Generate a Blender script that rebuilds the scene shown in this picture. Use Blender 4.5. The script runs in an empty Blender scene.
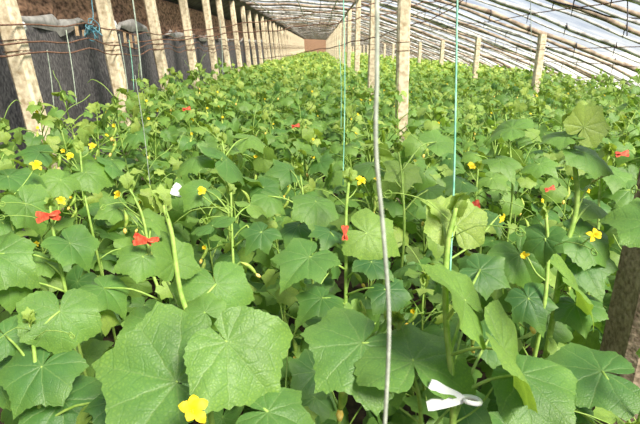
import bpy, math, random
import numpy as np
from mathutils import Vector, Matrix

random.seed(7)
RNG = np.random.default_rng(7)
scene = bpy.context.scene
COL = scene.collection
PI = math.pi

# ------------------------------------------------------------------ camera
FPX = 488.0
HOR = 48.0
PITCH = math.atan((212 - HOR) / FPX)
CAM = np.array([0.0, 0.0, 1.65])
FW = np.array([0, math.cos(PITCH), -math.sin(PITCH)])
UPV = np.array([0, math.sin(PITCH), math.cos(PITCH)])
RT = np.array([1.0, 0, 0])
cd = bpy.data.cameras.new('camera')
cam = bpy.data.objects.new('camera', cd)
COL.objects.link(cam)
cd.sensor_width = 23.6
cd.lens = FPX / 640 * 23.6
cam.location = CAM
cam.rotation_euler = (PI / 2 - PITCH, 0, 0)
cd.clip_start = 0.02
cd.clip_end = 400
cd.dof.use_dof = True
cd.dof.focus_distance = 1.7
cd.dof.aperture_fstop = 7.0
scene.camera = cam


def at(px, py, zc):
    """the world point seen at a pixel of the photograph at depth zc along the view axis"""
    return CAM + zc * (FW + RT * (px - 320) / FPX + UPV * (212 - py) / FPX)


# ------------------------------------------------------------------ materials
def mat(name):
    m = bpy.data.materials.new(name)
    m.use_nodes = True
    nt = m.node_tree
    nt.nodes.clear()
    return m, nt


class NB:
    def __init__(self, nt):
        self.nt = nt

    def n(self, t, **kw):
        nd = self.nt.nodes.new(t)
        for k, v in kw.items():
            if k.startswith('i_'):
                nd.inputs[k[2:].replace('_', ' ')].default_value = v
            else:
                setattr(nd, k, v)
        return nd

    def l(self, a, b):
        self.nt.links.new(a, b)

    def m(self, op, a, b=None, c=None, clamp=False):
        nd = self.nt.nodes.new('ShaderNodeMath')
        nd.operation = op
        nd.use_clamp = clamp
        for i, v in enumerate((a, b, c)):
            if v is None:
                continue
            if isinstance(v, (int, float)):
                nd.inputs[i].default_value = v
            else:
                self.l(v, nd.inputs[i])
        return nd.outputs[0]

    def ramp(self, fac, stops):
        nd = self.nt.nodes.new('ShaderNodeValToRGB')
        els = nd.color_ramp.elements
        while len(els) < len(stops):
            els.new(0.5)
        for e, (p, c) in zip(els, stops):
            e.position = p
            e.color = (*c, 1)
        self.l(fac, nd.inputs[0])
        return nd.outputs[0]

    def mix(self, fac, a, b, blend='MIX'):
        nd = self.nt.nodes.new('ShaderNodeMix')
        nd.data_type = 'RGBA'
        nd.blend_type = blend
        for s, v in ((nd.inputs[0], fac), (nd.inputs[6], a), (nd.inputs[7], b)):
            if isinstance(v, (int, float)):
                s.default_value = v
            elif isinstance(v, tuple):
                s.default_value = (*v, 1)
            else:
                self.l(v, s)
        return nd.outputs[2]


def leaf_material(name, detailed):
    m, nt = mat(name)
    b = NB(nt)
    out = b.n('ShaderNodeOutputMaterial')
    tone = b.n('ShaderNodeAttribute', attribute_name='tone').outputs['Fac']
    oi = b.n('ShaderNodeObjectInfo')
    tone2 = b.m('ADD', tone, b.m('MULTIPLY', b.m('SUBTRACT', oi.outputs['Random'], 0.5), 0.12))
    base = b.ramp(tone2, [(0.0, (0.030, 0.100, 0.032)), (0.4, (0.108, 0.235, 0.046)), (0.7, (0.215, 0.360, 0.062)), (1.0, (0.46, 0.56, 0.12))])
    hgt = None
    geo = b.n('ShaderNodeNewGeometry')
    noise = b.n('ShaderNodeTexNoise', i_Scale=9.0, i_Detail=3.0)
    b.l(geo.outputs['Position'], noise.inputs['Vector'])
    var = b.m('MULTIPLY_ADD', noise.outputs['Fac'], 0.7, 0.65)
    if detailed:
        uv = b.n('ShaderNodeUVMap', uv_map='UVMap').outputs[0]
        wn = b.n('ShaderNodeTexNoise', i_Scale=5.0, i_Detail=2.0)
        b.l(uv, wn.inputs['Vector'])
        off = b.n('ShaderNodeVectorMath', operation='MULTIPLY_ADD')
        b.l(wn.outputs['Color'], off.inputs[0])
        off.inputs[1].default_value = (.09, .09, 0)
        b.l(uv, off.inputs[2])
        sb = b.n('ShaderNodeVectorMath', operation='SUBTRACT')
        b.l(off.outputs[0], sb.inputs[0])
        sb.inputs[1].default_value = (.045, .045, 0)
        sx = b.n('ShaderNodeSeparateXYZ')
        b.l(sb.outputs[0], sx.inputs[0])
        x, y = sx.outputs[0], sx.outputs[1]
        r = b.m('SQRT', b.m('ADD', b.m('MULTIPLY', x, x), b.m('MULTIPLY', y, y)))
        a = b.m('ABSOLUTE', b.m('ARCTAN2', x, y))
        mm = a
        for t in (0.66, 1.3, 2.05, 2.62):
            mm = b.m('MINIMUM', mm, b.m('ABSOLUTE', b.m('SUBTRACT', a, t)))
        v = b.m('MULTIPLY', r, b.m('SINE', mm))
        u = b.m('MULTIPLY', r, b.m('COSINE', mm))
        wv = b.m('SUBTRACT', 0.026, b.m('MULTIPLY', r, 0.016))
        main = b.m('SUBTRACT', 1.0, b.m('DIVIDE', v, wv), clamp=True)
        sec_d = b.m('PINGPONG', b.m('SUBTRACT', u, b.m('MULTIPLY', v, 0.6)), 0.095)
        sec = b.m('MULTIPLY', b.m('SUBTRACT', 1.0, b.m('DIVIDE', sec_d, 0.020), clamp=True), 0.6)
        vein = b.m('MAXIMUM', main, sec)
        base = b.mix(b.m('MULTIPLY', main, 0.5), base, (0.26, 0.38, 0.12))
        edge = b.m('MULTIPLY', b.m('SUBTRACT', r, 0.5, clamp=True), 0.8, clamp=True)
        base = b.mix(edge, base, (0.26, 0.40, 0.06))
        base = b.mix(b.m('MULTIPLY', sec, 0.32), base, (0.05, 0.15, 0.045))
        vor = b.n('ShaderNodeTexVoronoi', feature='DISTANCE_TO_EDGE', i_Scale=22.0)
        b.l(uv, vor.inputs['Vector'])
        cell = b.m('MULTIPLY', vor.outputs['Distance'], 2.5, clamp=True)
        base = b.mix(b.m('MULTIPLY', b.m('SUBTRACT', 1.0, cell), 0.38), base, (0.045, 0.14, 0.045))
        hgt = b.m('SUBTRACT', b.m('MULTIPLY', cell, 0.35), b.m('MULTIPLY', vein, .7))
    col = b.n('ShaderNodeVectorMath', operation='SCALE')
    b.l(base, col.inputs[0])
    b.l(var, col.inputs['Scale'])
    c = b.mix(b.m('MULTIPLY', geo.outputs['Backfacing'], 0.45), col.outputs[0], (0.15, 0.27, 0.10))
    pr = b.n('ShaderNodeBsdfPrincipled')
    b.l(c, pr.inputs['Base Color'])
    pr.inputs['Roughness'].default_value = 0.46
    pr.inputs['Specular IOR Level'].default_value = 0.42
    tr = b.n('ShaderNodeBsdfTranslucent')
    tc = b.mix(1.0, c, (1.9, 1.75, 0.55), 'MULTIPLY')
    b.l(tc, tr.inputs['Color'])
    if hgt is not None:
        bp = b.n('ShaderNodeBump', i_Strength=0.3, i_Distance=0.004)
        b.l(hgt, bp.inputs['Height'])
        b.l(bp.outputs[0], pr.inputs['Normal'])
    mx = b.n('ShaderNodeMixShader')
    mx.inputs[0].default_value = 0.34
    b.l(pr.outputs[0], mx.inputs[1])
    b.l(tr.outputs[0], mx.inputs[2])
    b.l(mx.outputs[0], out.inputs[0])
    return m


def simple(name, c1, c2, scale=20.0, rough=0.7, bump=0.0, stretch=None, spec=0.3, detail=4.0, lo=0.35, hi=0.65, transl=0.0, coord='Object'):
    m, nt = mat(name)
    b = NB(nt)
    out = b.n('ShaderNodeOutputMaterial')
    tc = b.n('ShaderNodeTexCoord')
    vec = tc.outputs[coord]
    if stretch:
        mp = b.n('ShaderNodeMapping')
        mp.inputs['Scale'].default_value = stretch
        b.l(vec, mp.inputs[0])
        vec = mp.outputs[0]
    nz = b.n('ShaderNodeTexNoise', i_Scale=scale, i_Detail=detail)
    b.l(vec, nz.inputs['Vector'])
    base = b.ramp(nz.outputs['Fac'], [(lo, c1), (hi, c2)])
    pr = b.n('ShaderNodeBsdfPrincipled')
    b.l(base, pr.inputs['Base Color'])
    pr.inputs['Roughness'].default_value = rough
    pr.inputs['Specular IOR Level'].default_value = spec
    if bump:
        bp = b.n('ShaderNodeBump', i_Strength=bump, i_Distance=0.01)
        b.l(nz.outputs['Fac'], bp.inputs['Height'])
        b.l(bp.outputs[0], pr.inputs['Normal'])
    sh = pr.outputs[0]
    if transl:
        t = b.n('ShaderNodeBsdfTranslucent')
        b.l(base, t.inputs['Color'])
        mx = b.n('ShaderNodeMixShader')
        mx.inputs[0].default_value = transl
        b.l(sh, mx.inputs[1])
        b.l(t.outputs[0], mx.inputs[2])
        sh = mx.outputs[0]
    b.l(sh, out.inputs[0])
    return m


M = {}
M['leaf'] = leaf_material('cucumber leaf', True)
M['leaf_far'] = leaf_material('cucumber leaf plain', False)
M['stem'] = simple('cucumber stem', (0.20, 0.34, 0.055), (0.33, 0.46, 0.11), 60, 0.55, 0.2)
M['flower'] = simple('yellow petal', (0.90, 0.60, 0.008), (0.96, 0.78, 0.05), 60, 0.6, 0, transl=0.3)
M['fruit'] = simple('young cucumber skin', (0.16, 0.30, 0.04), (0.40, 0.48, 0.10), 50, 0.5, 0.4)
M['withered'] = simple('withered blossom', (0.75, 0.50, 0.08), (0.85, 0.66, 0.22), 80, 0.8)
M['concrete'] = simple('cream concrete', (0.42, 0.31, 0.19), (0.78, 0.67, 0.49), 22, 0.9, 0.5, lo=0.30, hi=0.6, detail=8)
M['concrete_dark'] = simple('brown grey concrete', (0.16, 0.115, 0.08), (0.38, 0.29, 0.22), 60, 0.95, 0.6, detail=8)
M['sheet'] = simple('dark grey mesh sheet', (0.05, 0.046, 0.05), (0.19, 0.175, 0.175), 38, 0.85, 0.3, stretch=(1, 1.6, 0.6), detail=10, lo=.38, hi=.72)
M['earth'] = simple('red brown straw wall', (0.11, 0.065, 0.042), (0.58, 0.34, 0.21), 13, 0.95, 1.0, stretch=(1, 1, 1.8), detail=12)
M['backroof'] = simple('dark lining of the back roof', (0.045, 0.045, 0.05), (0.16, 0.15, 0.145), 5, 0.7, 0.5, detail=8)
M['plastic'] = simple('pale grey plastic edge', (0.20, 0.19, 0.18), (0.36, 0.345, 0.33), 12, 0.5, 0.4)
M['soil'] = simple('damp brown soil', (0.022, 0.014, 0.010), (0.075, 0.050, 0.034), 24, 0.95, 1.0, detail=8)
M['bamboo'] = simple('weathered bamboo', (0.16, 0.11, 0.08), (0.46, 0.36, 0.27), 10, 0.7, 0.3, detail=6)
M['bamboo_grey'] = simple('pale grey bamboo', (0.26, 0.24, 0.23), (0.72, 0.69, 0.66), 10, 0.6, 0.3, detail=6)
M['rust'] = simple('rusty wire', (0.10, 0.045, 0.030), (0.26, 0.14, 0.09), 40, 0.8, 0.2)
M['darkwire'] = simple('dark wire', (0.035, 0.03, 0.035), (0.09, 0.08, 0.09), 40, 0.6)
M['string_grey'] = simple('grey twine', (0.30, 0.33, 0.27), (0.46, 0.49, 0.41), 60, 0.8, 0.4)
M['string_green'] = simple('sea green plastic twine', (0.14, 0.42, 0.30), (0.32, 0.62, 0.48), 40, 0.5, 0.3)
M['string_blue'] = simple('blue plastic twine', (0.05, 0.20, 0.28), (0.20, 0.42, 0.50), 40, 0.5)
M['string_pale'] = simple('pale twine', (0.24, 0.29, 0.23), (0.38, 0.43, 0.35), 40, 0.7)
M['red'] = simple('red plastic', (0.45, 0.035, 0.02), (0.78, 0.14, 0.07), 90, 0.4)
M['white'] = simple('white plastic', (0.80, 0.82, 0.84), (0.93, 0.93, 0.93), 30, 0.4, transl=0.2)
M['tan'] = simple('tan wood', (0.45, 0.30, 0.17), (0.62, 0.46, 0.30), 30, 0.8)
M['blue_grey'] = simple('pale outside ground', (0.42, 0.40, 0.36), (0.55, 0.54, 0.50), 0.6, 0.9)


def film_material():
    m, nt = mat('clouded greenhouse film')
    b = NB(nt)
    out = b.n('ShaderNodeOutputMaterial')
    tc = b.n('ShaderNodeTexCoord')
    mp = b.n('ShaderNodeMapping')
    mp.inputs['Scale'].default_value = (0.8, 2.2, 0.8)
    b.l(tc.outputs['Object'], mp.inputs[0])
    nz = b.n('ShaderNodeTexNoise', i_Scale=2.2, i_Detail=7.0, i_Roughness=0.65)
    b.l(mp.outputs[0], nz.inputs['Vector'])
    fac = b.n('ShaderNodeMapRange')
    fac.inputs[1].default_value = 0.35
    fac.inputs[2].default_value = 0.7
    fac.inputs[3].default_value = 0.07
    fac.inputs[4].default_value = 0.36
    b.l(nz.outputs['Fac'], fac.inputs[0])
    tp = b.n('ShaderNodeBsdfTransparent')
    tp.inputs[0].default_value = (0.93, 0.96, 1.0, 1)
    tl = b.n('ShaderNodeBsdfTranslucent')
    tl.inputs[0].default_value = (0.80, 0.80, 0.78, 1)
    df = b.n('ShaderNodeBsdfDiffuse')
    df.inputs[0].default_value = (0.8, 0.8, 0.8, 1)
    m1 = b.n('ShaderNodeMixShader')
    m1.inputs[0].default_value = 0.25
    b.l(tl.outputs[0], m1.inputs[1])
    b.l(df.outputs[0], m1.inputs[2])
    m2 = b.n('ShaderNodeMixShader')
    b.l(fac.outputs[0], m2.inputs[0])
    b.l(tp.outputs[0], m2.inputs[1])
    b.l(m1.outputs[0], m2.inputs[2])
    b.l(m2.outputs[0], out.inputs[0])
    return m


M['film'] = film_material()


# ------------------------------------------------------------------ mesh building
class MB:
    """collects vertices, faces, leaf-space uv and tone, then links them as ONE mesh object"""

    def __init__(self):
        self.v, self.f, self.uv, self.t, self.n = [], [], [], [], 0

    def add(self, v, f, uv=None, tone=0.5):
        v = np.asarray(v, float)
        self.v.append(v)
        self.f.append([tuple(int(i) + self.n for i in q) for q in f])
        self.uv.append(np.zeros((len(v), 2)) if uv is None else uv)
        self.t.append(np.full(len(v), tone))
        self.n += len(v)
        return self

    def mesh(self, name, material, smooth=True):
        me = bpy.data.meshes.new(name)
        v = np.concatenate(self.v)
        faces = [q for g in self.f for q in g]
        me.from_pydata(v.tolist(), [], faces)
        uv = np.concatenate(self.uv)
        if np.any(uv):
            lay = me.uv_layers.new(name='UVMap')
            idx = np.empty(len(me.loops), int)
            me.loops.foreach_get('vertex_index', idx)
            lay.data.foreach_set('uv', uv[idx].astype(np.float32).ravel())
            at_ = me.attributes.new('tone', 'FLOAT', 'POINT')
            at_.data.foreach_set('value', np.concatenate(self.t).astype(np.float32))
        me.materials.append(M[material])
        if smooth:
            me.polygons.foreach_set('use_smooth', np.ones(len(me.polygons), bool))
        me.update()
        return me

    def build(self, name, material, parent=None, smooth=True):
        o = bpy.data.objects.new(name, self.mesh(name, material, smooth))
        COL.objects.link(o)
        if parent is not None:
            o.parent = parent
        return o


def tag(o, label=None, cat=None, group=None, kind=None):
    if label:
        o['label'] = label
    if cat:
        o['category'] = cat
    if group:
        o['group'] = group
    if kind:
        o['kind'] = kind
    return o


def empty(name, loc):
    o = bpy.data.objects.new(name, None)
    o.empty_display_size = 0.05
    o.location = loc
    COL.objects.link(o)
    return o


def norm(v):
    v = np.asarray(v, float)
    return v / max(1e-9, np.linalg.norm(v))


def tube(mb, pts, rad, n=6, tone=0.5):
    pts = np.asarray(pts, float)
    k = len(pts)
    rad = np.full(k, rad) if np.isscalar(rad) else np.asarray(rad, float)
    tg = np.gradient(pts, axis=0)
    ref = np.array([0.31, 0.9, 0.2])
    vs = []
    for i in range(k):
        t = norm(tg[i])
        a = ref - t * ref.dot(t)
        if np.linalg.norm(a) < 0.1:
            a = np.array([1.0, 0, 0]) - t * t[0]
        a = norm(a)
        ref = a
        c = np.cross(t, a)
        for j in range(n):
            w = 2 * PI * j / n
            vs.append(pts[i] + rad[i] * (math.cos(w) * a + math.sin(w) * c))
    fs = []
    for i in range(k - 1):
        for j in range(n):
            j2 = (j + 1) % n
            fs.append((i * n + j, i * n + j2, (i + 1) * n + j2, (i + 1) * n + j))
    fs.append(tuple(range(n - 1, -1, -1)))
    fs.append(tuple((k - 1) * n + j for j in range(n)))
    mb.add(vs, fs, None, tone)
    return mb


def spline(pts, n):
    """Catmull-Rom through pts"""
    P = [np.asarray(p, float) for p in pts]
    P = [2 * P[0] - P[1]] + P + [2 * P[-1] - P[-2]]
    out = []
    seg = len(P) - 3
    for i in range(seg):
        p0, p1, p2, p3 = P[i:i + 4]
        for k in range(n):
            t = k / n
            out.append(0.5 * ((2 * p1) + (-p0 + p2) * t + (2 * p0 - 5 * p1 + 4 * p2 - p3) * t * t + (-p0 + 3 * p1 - 3 * p2 + p3) * t ** 3))
    out.append(P[-2])
    return np.array(out)


def box(mb, lo, hi, bev=0.0):
    x0, y0, z0 = lo
    x1, y1, z1 = hi
    v = [(x0, y0, z0), (x1, y0, z0), (x1, y1, z0), (x0, y1, z0), (x0, y0, z1), (x1, y0, z1), (x1, y1, z1), (x0, y1, z1)]
    f = [(3, 2, 1, 0), (4, 5, 6, 7), (0, 1, 5, 4), (1, 2, 6, 5), (2, 3, 7, 6), (3, 0, 4, 7)]
    return mb.add(v, f)


# ------------------------------------------------------------------ the leaf
ANG = np.radians([0, 14, 30, 46, 56, 68, 84, 100, 112, 124, 140, 154, 165, 173, 180])
RAD0 = np.array([1.06, .90, .82, .87, .95, .87, .77, .80, .87, .80, .73, .66, .53, .32, .10])
RAD1 = np.array([1.08, .84, .69, .80, .96, .80, .65, .71, .88, .77, .69, .62, .51, .32, .10])
VE = np.array([0, 0.66, 1.3, 2.05, 2.62])


def leaf_geom(na, nr, lob=0.3, serr=0.02, droop=0.18, wave=0.06, fold=0.0, tipd=0.1, quilt=0.0, seed=0, closed=0.0, back=1.0):
    r_ = np.random.default_rng(seed)
    th = np.linspace(-PI + 0.10, PI - 0.10, na)
    R = np.interp(np.abs(th), ANG, RAD0 * (1 - lob) + RAD1 * lob)
    R = np.maximum(R, closed)
    bk = np.clip((np.degrees(np.abs(th)) - 62) / 55, 0, 1)
    R = R * (1 - (1 - back) * bk * bk * (3 - 2 * bk))
    asym = 1 + 0.06 * r_.standard_normal() * np.sin(th) + 0.04 * r_.standard_normal() * np.sin(2 * th + 1)
    R = R * asym
    if serr:
        R = R * (1 + serr * (np.arange(na) % 2 * 2 - 1) + serr * 0.5 * r_.standard_normal(na))
    fr = (np.arange(1, nr + 1) / nr) ** 0.9
    rr = fr[:, None] * R[None, :]
    tt = np.broadcast_to(th[None, :], rr.shape)
    x, y = rr * np.sin(tt), rr * np.cos(tt)
    ph = r_.uniform(0, 6.28, 3)
    z = -droop * rr ** 2 + fold * np.abs(x) - tipd * np.clip(y, 0, None) ** 2.2
    z = z + wave * rr ** 2 * np.sin(2 * tt + ph[0]) + wave * 0.9 * rr ** 3 * np.sin(5 * tt + ph[1]) + wave * 0.4 * rr ** 4 * np.sin(11 * tt + ph[2])
    if quilt:
        m = np.min(np.abs(np.abs(tt)[..., None] - VE), axis=-1)
        v, u = rr * np.sin(m), rr * np.cos(m)
        s = (u - .75 * v) / .15
        s = np.abs(s - np.round(s)) * .15
        z = z - quilt * np.exp(-(v / .05) ** 2) - quilt * .55 * np.exp(-(s / .03) ** 2) * (rr > .15)
    v = np.stack([x, y, z], -1).reshape(-1, 3)
    v = np.vstack([[0, 0, 0], v])
    f = [(0, 1 + j + 1, 1 + j) for j in range(na - 1)]
    for i in range(nr - 1):
        a, b = 1 + i * na, 1 + (i + 1) * na
        for j in range(na - 1):
            f.append((a + j, a + j + 1, b + j + 1, b + j))
    uv = v[:, :2].copy()
    uv[0] = (1e-4, 1e-4)
    return v, f, uv


POOL_MID = [leaf_geom(31, 4, lob=random.uniform(0.1, 1.3), serr=.025, droop=random.uniform(.15, .5), wave=random.uniform(.05, .15), fold=random.uniform(-.15, .4), tipd=random.uniform(0, .3), quilt=.02, seed=i) for i in range(14)]
POOL_LOW = [leaf_geom(19, 2, lob=random.uniform(0, .8), serr=0, droop=random.uniform(.05, .35), wave=random.uniform(.03, .12), fold=random.uniform(-.1, .4), tipd=random.uniform(0, .25), seed=50 + i) for i in range(10)]
POOL_FAR = [leaf_geom(10, 1, lob=.2, serr=0, droop=random.uniform(.05, .4), wave=random.uniform(.03, .15), fold=random.uniform(-.1, .4), seed=90 + i) for i in range(8)]


def place_leaf(mb, geom, P, n, t, s, tone):
    """P attachment, n blade normal, t tip direction, s metres from attachment to tip"""
    v, f, uv = geom
    n = norm(n)
    t = np.asarray(t, float)
    t = norm(t - n * n.dot(t))
    x = np.cross(t, n)
    w = P + s * (v[:, :1] * x + v[:, 1:2] * t + v[:, 2:3] * n)
    mb.add(w, f, uv, tone)


def petiole_pts(A, B, k=6):
    """rises from the stem at A and bends over to the blade at B"""
    A, B = np.asarray(A), np.asarray(B)
    d = np.linalg.norm(B - A)
    mid = (A + B) / 2 + np.array([0, 0, 0.10 * d])
    return spline([A, mid, B], max(2, k // 2))


def flower_mesh(mb, P, axis, r):
    axis = norm(axis)
    a = norm(np.cross(axis, [0.3, 0.2, 0.9]))
    c = np.cross(axis, a)
    for k in range(5):
        w = 2 * PI * k / 5 + random.uniform(-.12, .12)
        o = math.cos(w) * a + math.sin(w) * c
        s = np.cross(axis, o)
        el = random.uniform(.0, .5)
        cu = random.uniform(.55, .95)
        rows = []
        for u, wd, h in ((.06, .10, 0), (.30, .24, .22), (.60, .34, .34), (.85, .24, .34 - .2 * el), (1.05, .04, .25 - .4 * el)):
            for q in (-1, 0, 1):
                rows.append(P + r * (o * u * cu + s * wd * q * .9 + axis * (h * (1.9 - cu) + u * (1 - cu) * .8 + (.07 if q else 0))))
        fs = []
        for i in range(4):
            for j in range(2):
                b = i * 3 + j
                fs.append((b, b + 1, b + 4, b + 3))
        mb.add(rows, fs)
    # stamen cone in the middle
    tube(mb, [P, P + axis * r * .25], [r * .12, r * .06], 6)


def make_flower(parent, P, axis, r, base):
    """flower (petals) with its green calyx, in the parent's space"""
    mb = MB()
    flower_mesh(mb, P, axis, r)
    f = mb.build('flower', 'flower', parent)
    c = MB()
    tube(c, spline([base, (np.asarray(base) + P) / 2 + [0, 0, -.01], np.asarray(P) - norm(axis) * r * .35, P], 3), [.0022] * 6 + [r * .08, r * .13, r * .16, r * .17], 6)
    c.build('calyx', 'stem', f)
    return f


def make_fruit(parent, P, d, ln, rad):
    d = norm(d)
    side = norm(np.cross(d, [.2, .9, .1]))
    pts = [np.asarray(P) + d * ln * u + side * ln * .12 * math.sin(u * PI) for u in np.linspace(0, 1, 9)]
    rr = [rad * k for k in (.3, .45, .8, 1, 1.05, 1, .9, .7, .4)]
    mb = MB()
    tube(mb, pts, rr, 8)
    f = mb.build('young_cucumber', 'fruit', parent)
    w = MB()
    e = pts[-1]
    tube(w, [e, e + d * rad * 1.2, e + d * rad * 2.6], [rad * .5, rad * .95, rad * .5], 7)
    w.build('withered_blossom', 'withered', f)
    return f


SUN = norm([0.42, -0.52, 0.74])


def random_leaf_list(r, height, nl, zmin, size, cx=0.0):
    """attachment, normal, tip, length, tone for a plant of that height standing at the origin"""
    out = []
    a0 = r.uniform(0, 6.28)
    for i in range(nl):
        u = i / max(1, nl - 1)
        z = zmin + (height - zmin) * u + r.normal() * .015
        a = a0 + i * 2.4 + r.normal() * .3
        o = np.array([math.cos(a), math.sin(a), 0])
        top = max(0, (u - .72) / .28)
        pl = (.15 + .06 * r.random()) * (1 - .6 * top)
        el = r.uniform(.2, .9) + .3 * top
        P = np.array([0, 0, z]) + pl * (o * math.cos(el) + np.array([0, 0, math.sin(el)]))
        n = norm(np.array([0, 0, 1.0]) * r.uniform(.35, 1.0) + o * r.uniform(.15, .9) + SUN * .5 + r.normal(0, .45, 3))
        t = o * 1.0 + np.array([0, 0, -r.uniform(.1, .7)]) + r.normal(0, .2, 3)
        s = size * (1 - .55 * top) * r.uniform(.8, 1.15)
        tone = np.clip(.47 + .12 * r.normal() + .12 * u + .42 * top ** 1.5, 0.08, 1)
        out.append((np.array([0, 0, z]), P, n, t, s, tone))
    return out


def stem_pts(r, height, lean=.05):
    k = 9
    ph = r.uniform(0, 6.28, 2)
    zs = np.linspace(0, height, k)
    return np.stack([.018 * np.sin(zs * 6 + ph[0]), .018 * np.sin(zs * 5 + ph[1]), zs], -1)


# ------------------------------------------------------------------ hero plants near the camera
# stem: pixels from the top down, depth; then the stem drops to the soil
HERO = {
    'A': (.95, [(456, 208), (447, 250), (446, 320), (453, 424)], 'near cucumber plant with white clip on its thick pale green stem'),
    'B': (1.35, [(571, 126), (573, 150), (577, 205), (562, 262), (553, 318)], 'tall cucumber plant with pale yellow-green crown, beside the brown post'),
    'C': (1.55, [(349, 180), (346, 215), (346, 270), (345, 318)], 'cucumber plant directly behind the grey twine, red clip on its stem'),
    'D': (1.75, [(231, 192), (232, 232), (234, 280)], 'upright cucumber plant behind the biggest leaf of the front middle'),
    'E': (1.6, [(128, 186), (143, 218), (152, 270), (160, 300)], 'cucumber plant with a red clip and a yellow flower below it'),
    'F': (1.02, [(163, 205), (172, 235), (180, 290), (194, 335), (212, 424)], 'cucumber plant carrying the two biggest leaves and the big yellow flower'),
    'G': (1.5, [(50, 206), (54, 235), (66, 292)], 'cucumber plant by the left edge of the photo, red clip at top'),
    'H': (1.15, [(30, 322), (34, 350), (42, 424)], 'low cucumber plant in the bottom left corner with a heart-shaped leaf'),
    'I': (1.2, [(546, 215), (548, 260), (540, 330)], 'slim cucumber plant just left of the tall pale-crowned one'),
    'J': (.88, [(634, 436), (637, 465), (645, 500)], 'cucumber plant at the brown post with a broad bluish leaf'),
    'K': (1.06, [(396, 322), (410, 366), (421, 424)], 'cucumber plant with broad flat leaves under the grey twine'),
    'L': (1.9, [(478, 168), (476, 205), (480, 260)], 'cucumber plant with a red clip behind the sea green twine plant'),
    'M': (1.95, [(300, 172), (305, 210), (312, 250)], 'cucumber plant with one pale broad leaf on top, middle of the photo'),
    'N': (1.9, [(398, 150), (402, 180), (404, 240)], 'cucumber plant with a star-shaped leaf just past the grey twine'),
    'O': (2.2, [(222, 140), (226, 170), (228, 210)], 'cucumber plant under a wide flat leaf, behind the upright middle one'),
    'P': (2.1, [(80, 150), (84, 190), (92, 230)], 'cucumber plant with two small yellow flowers near the first wall post'),
    'Q': (1.75, [(610, 152), (600, 190), (596, 250)], 'cucumber plant at the right edge of the photo with a red clip'),
    'R': (2.3, [(505, 112), (510, 150), (512, 200)], 'cucumber plant with dark flat top leaf below the slanting roof post'),
    'S': (.72, [(665, 215), (668, 260), (660, 420)], 'cucumber plant whose one pale leaf enters at the right edge'),
    'T': (1.7, [(8, 200), (14, 235), (20, 280)], 'cucumber plant at the left border with pale drooping leaves'),
}
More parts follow.
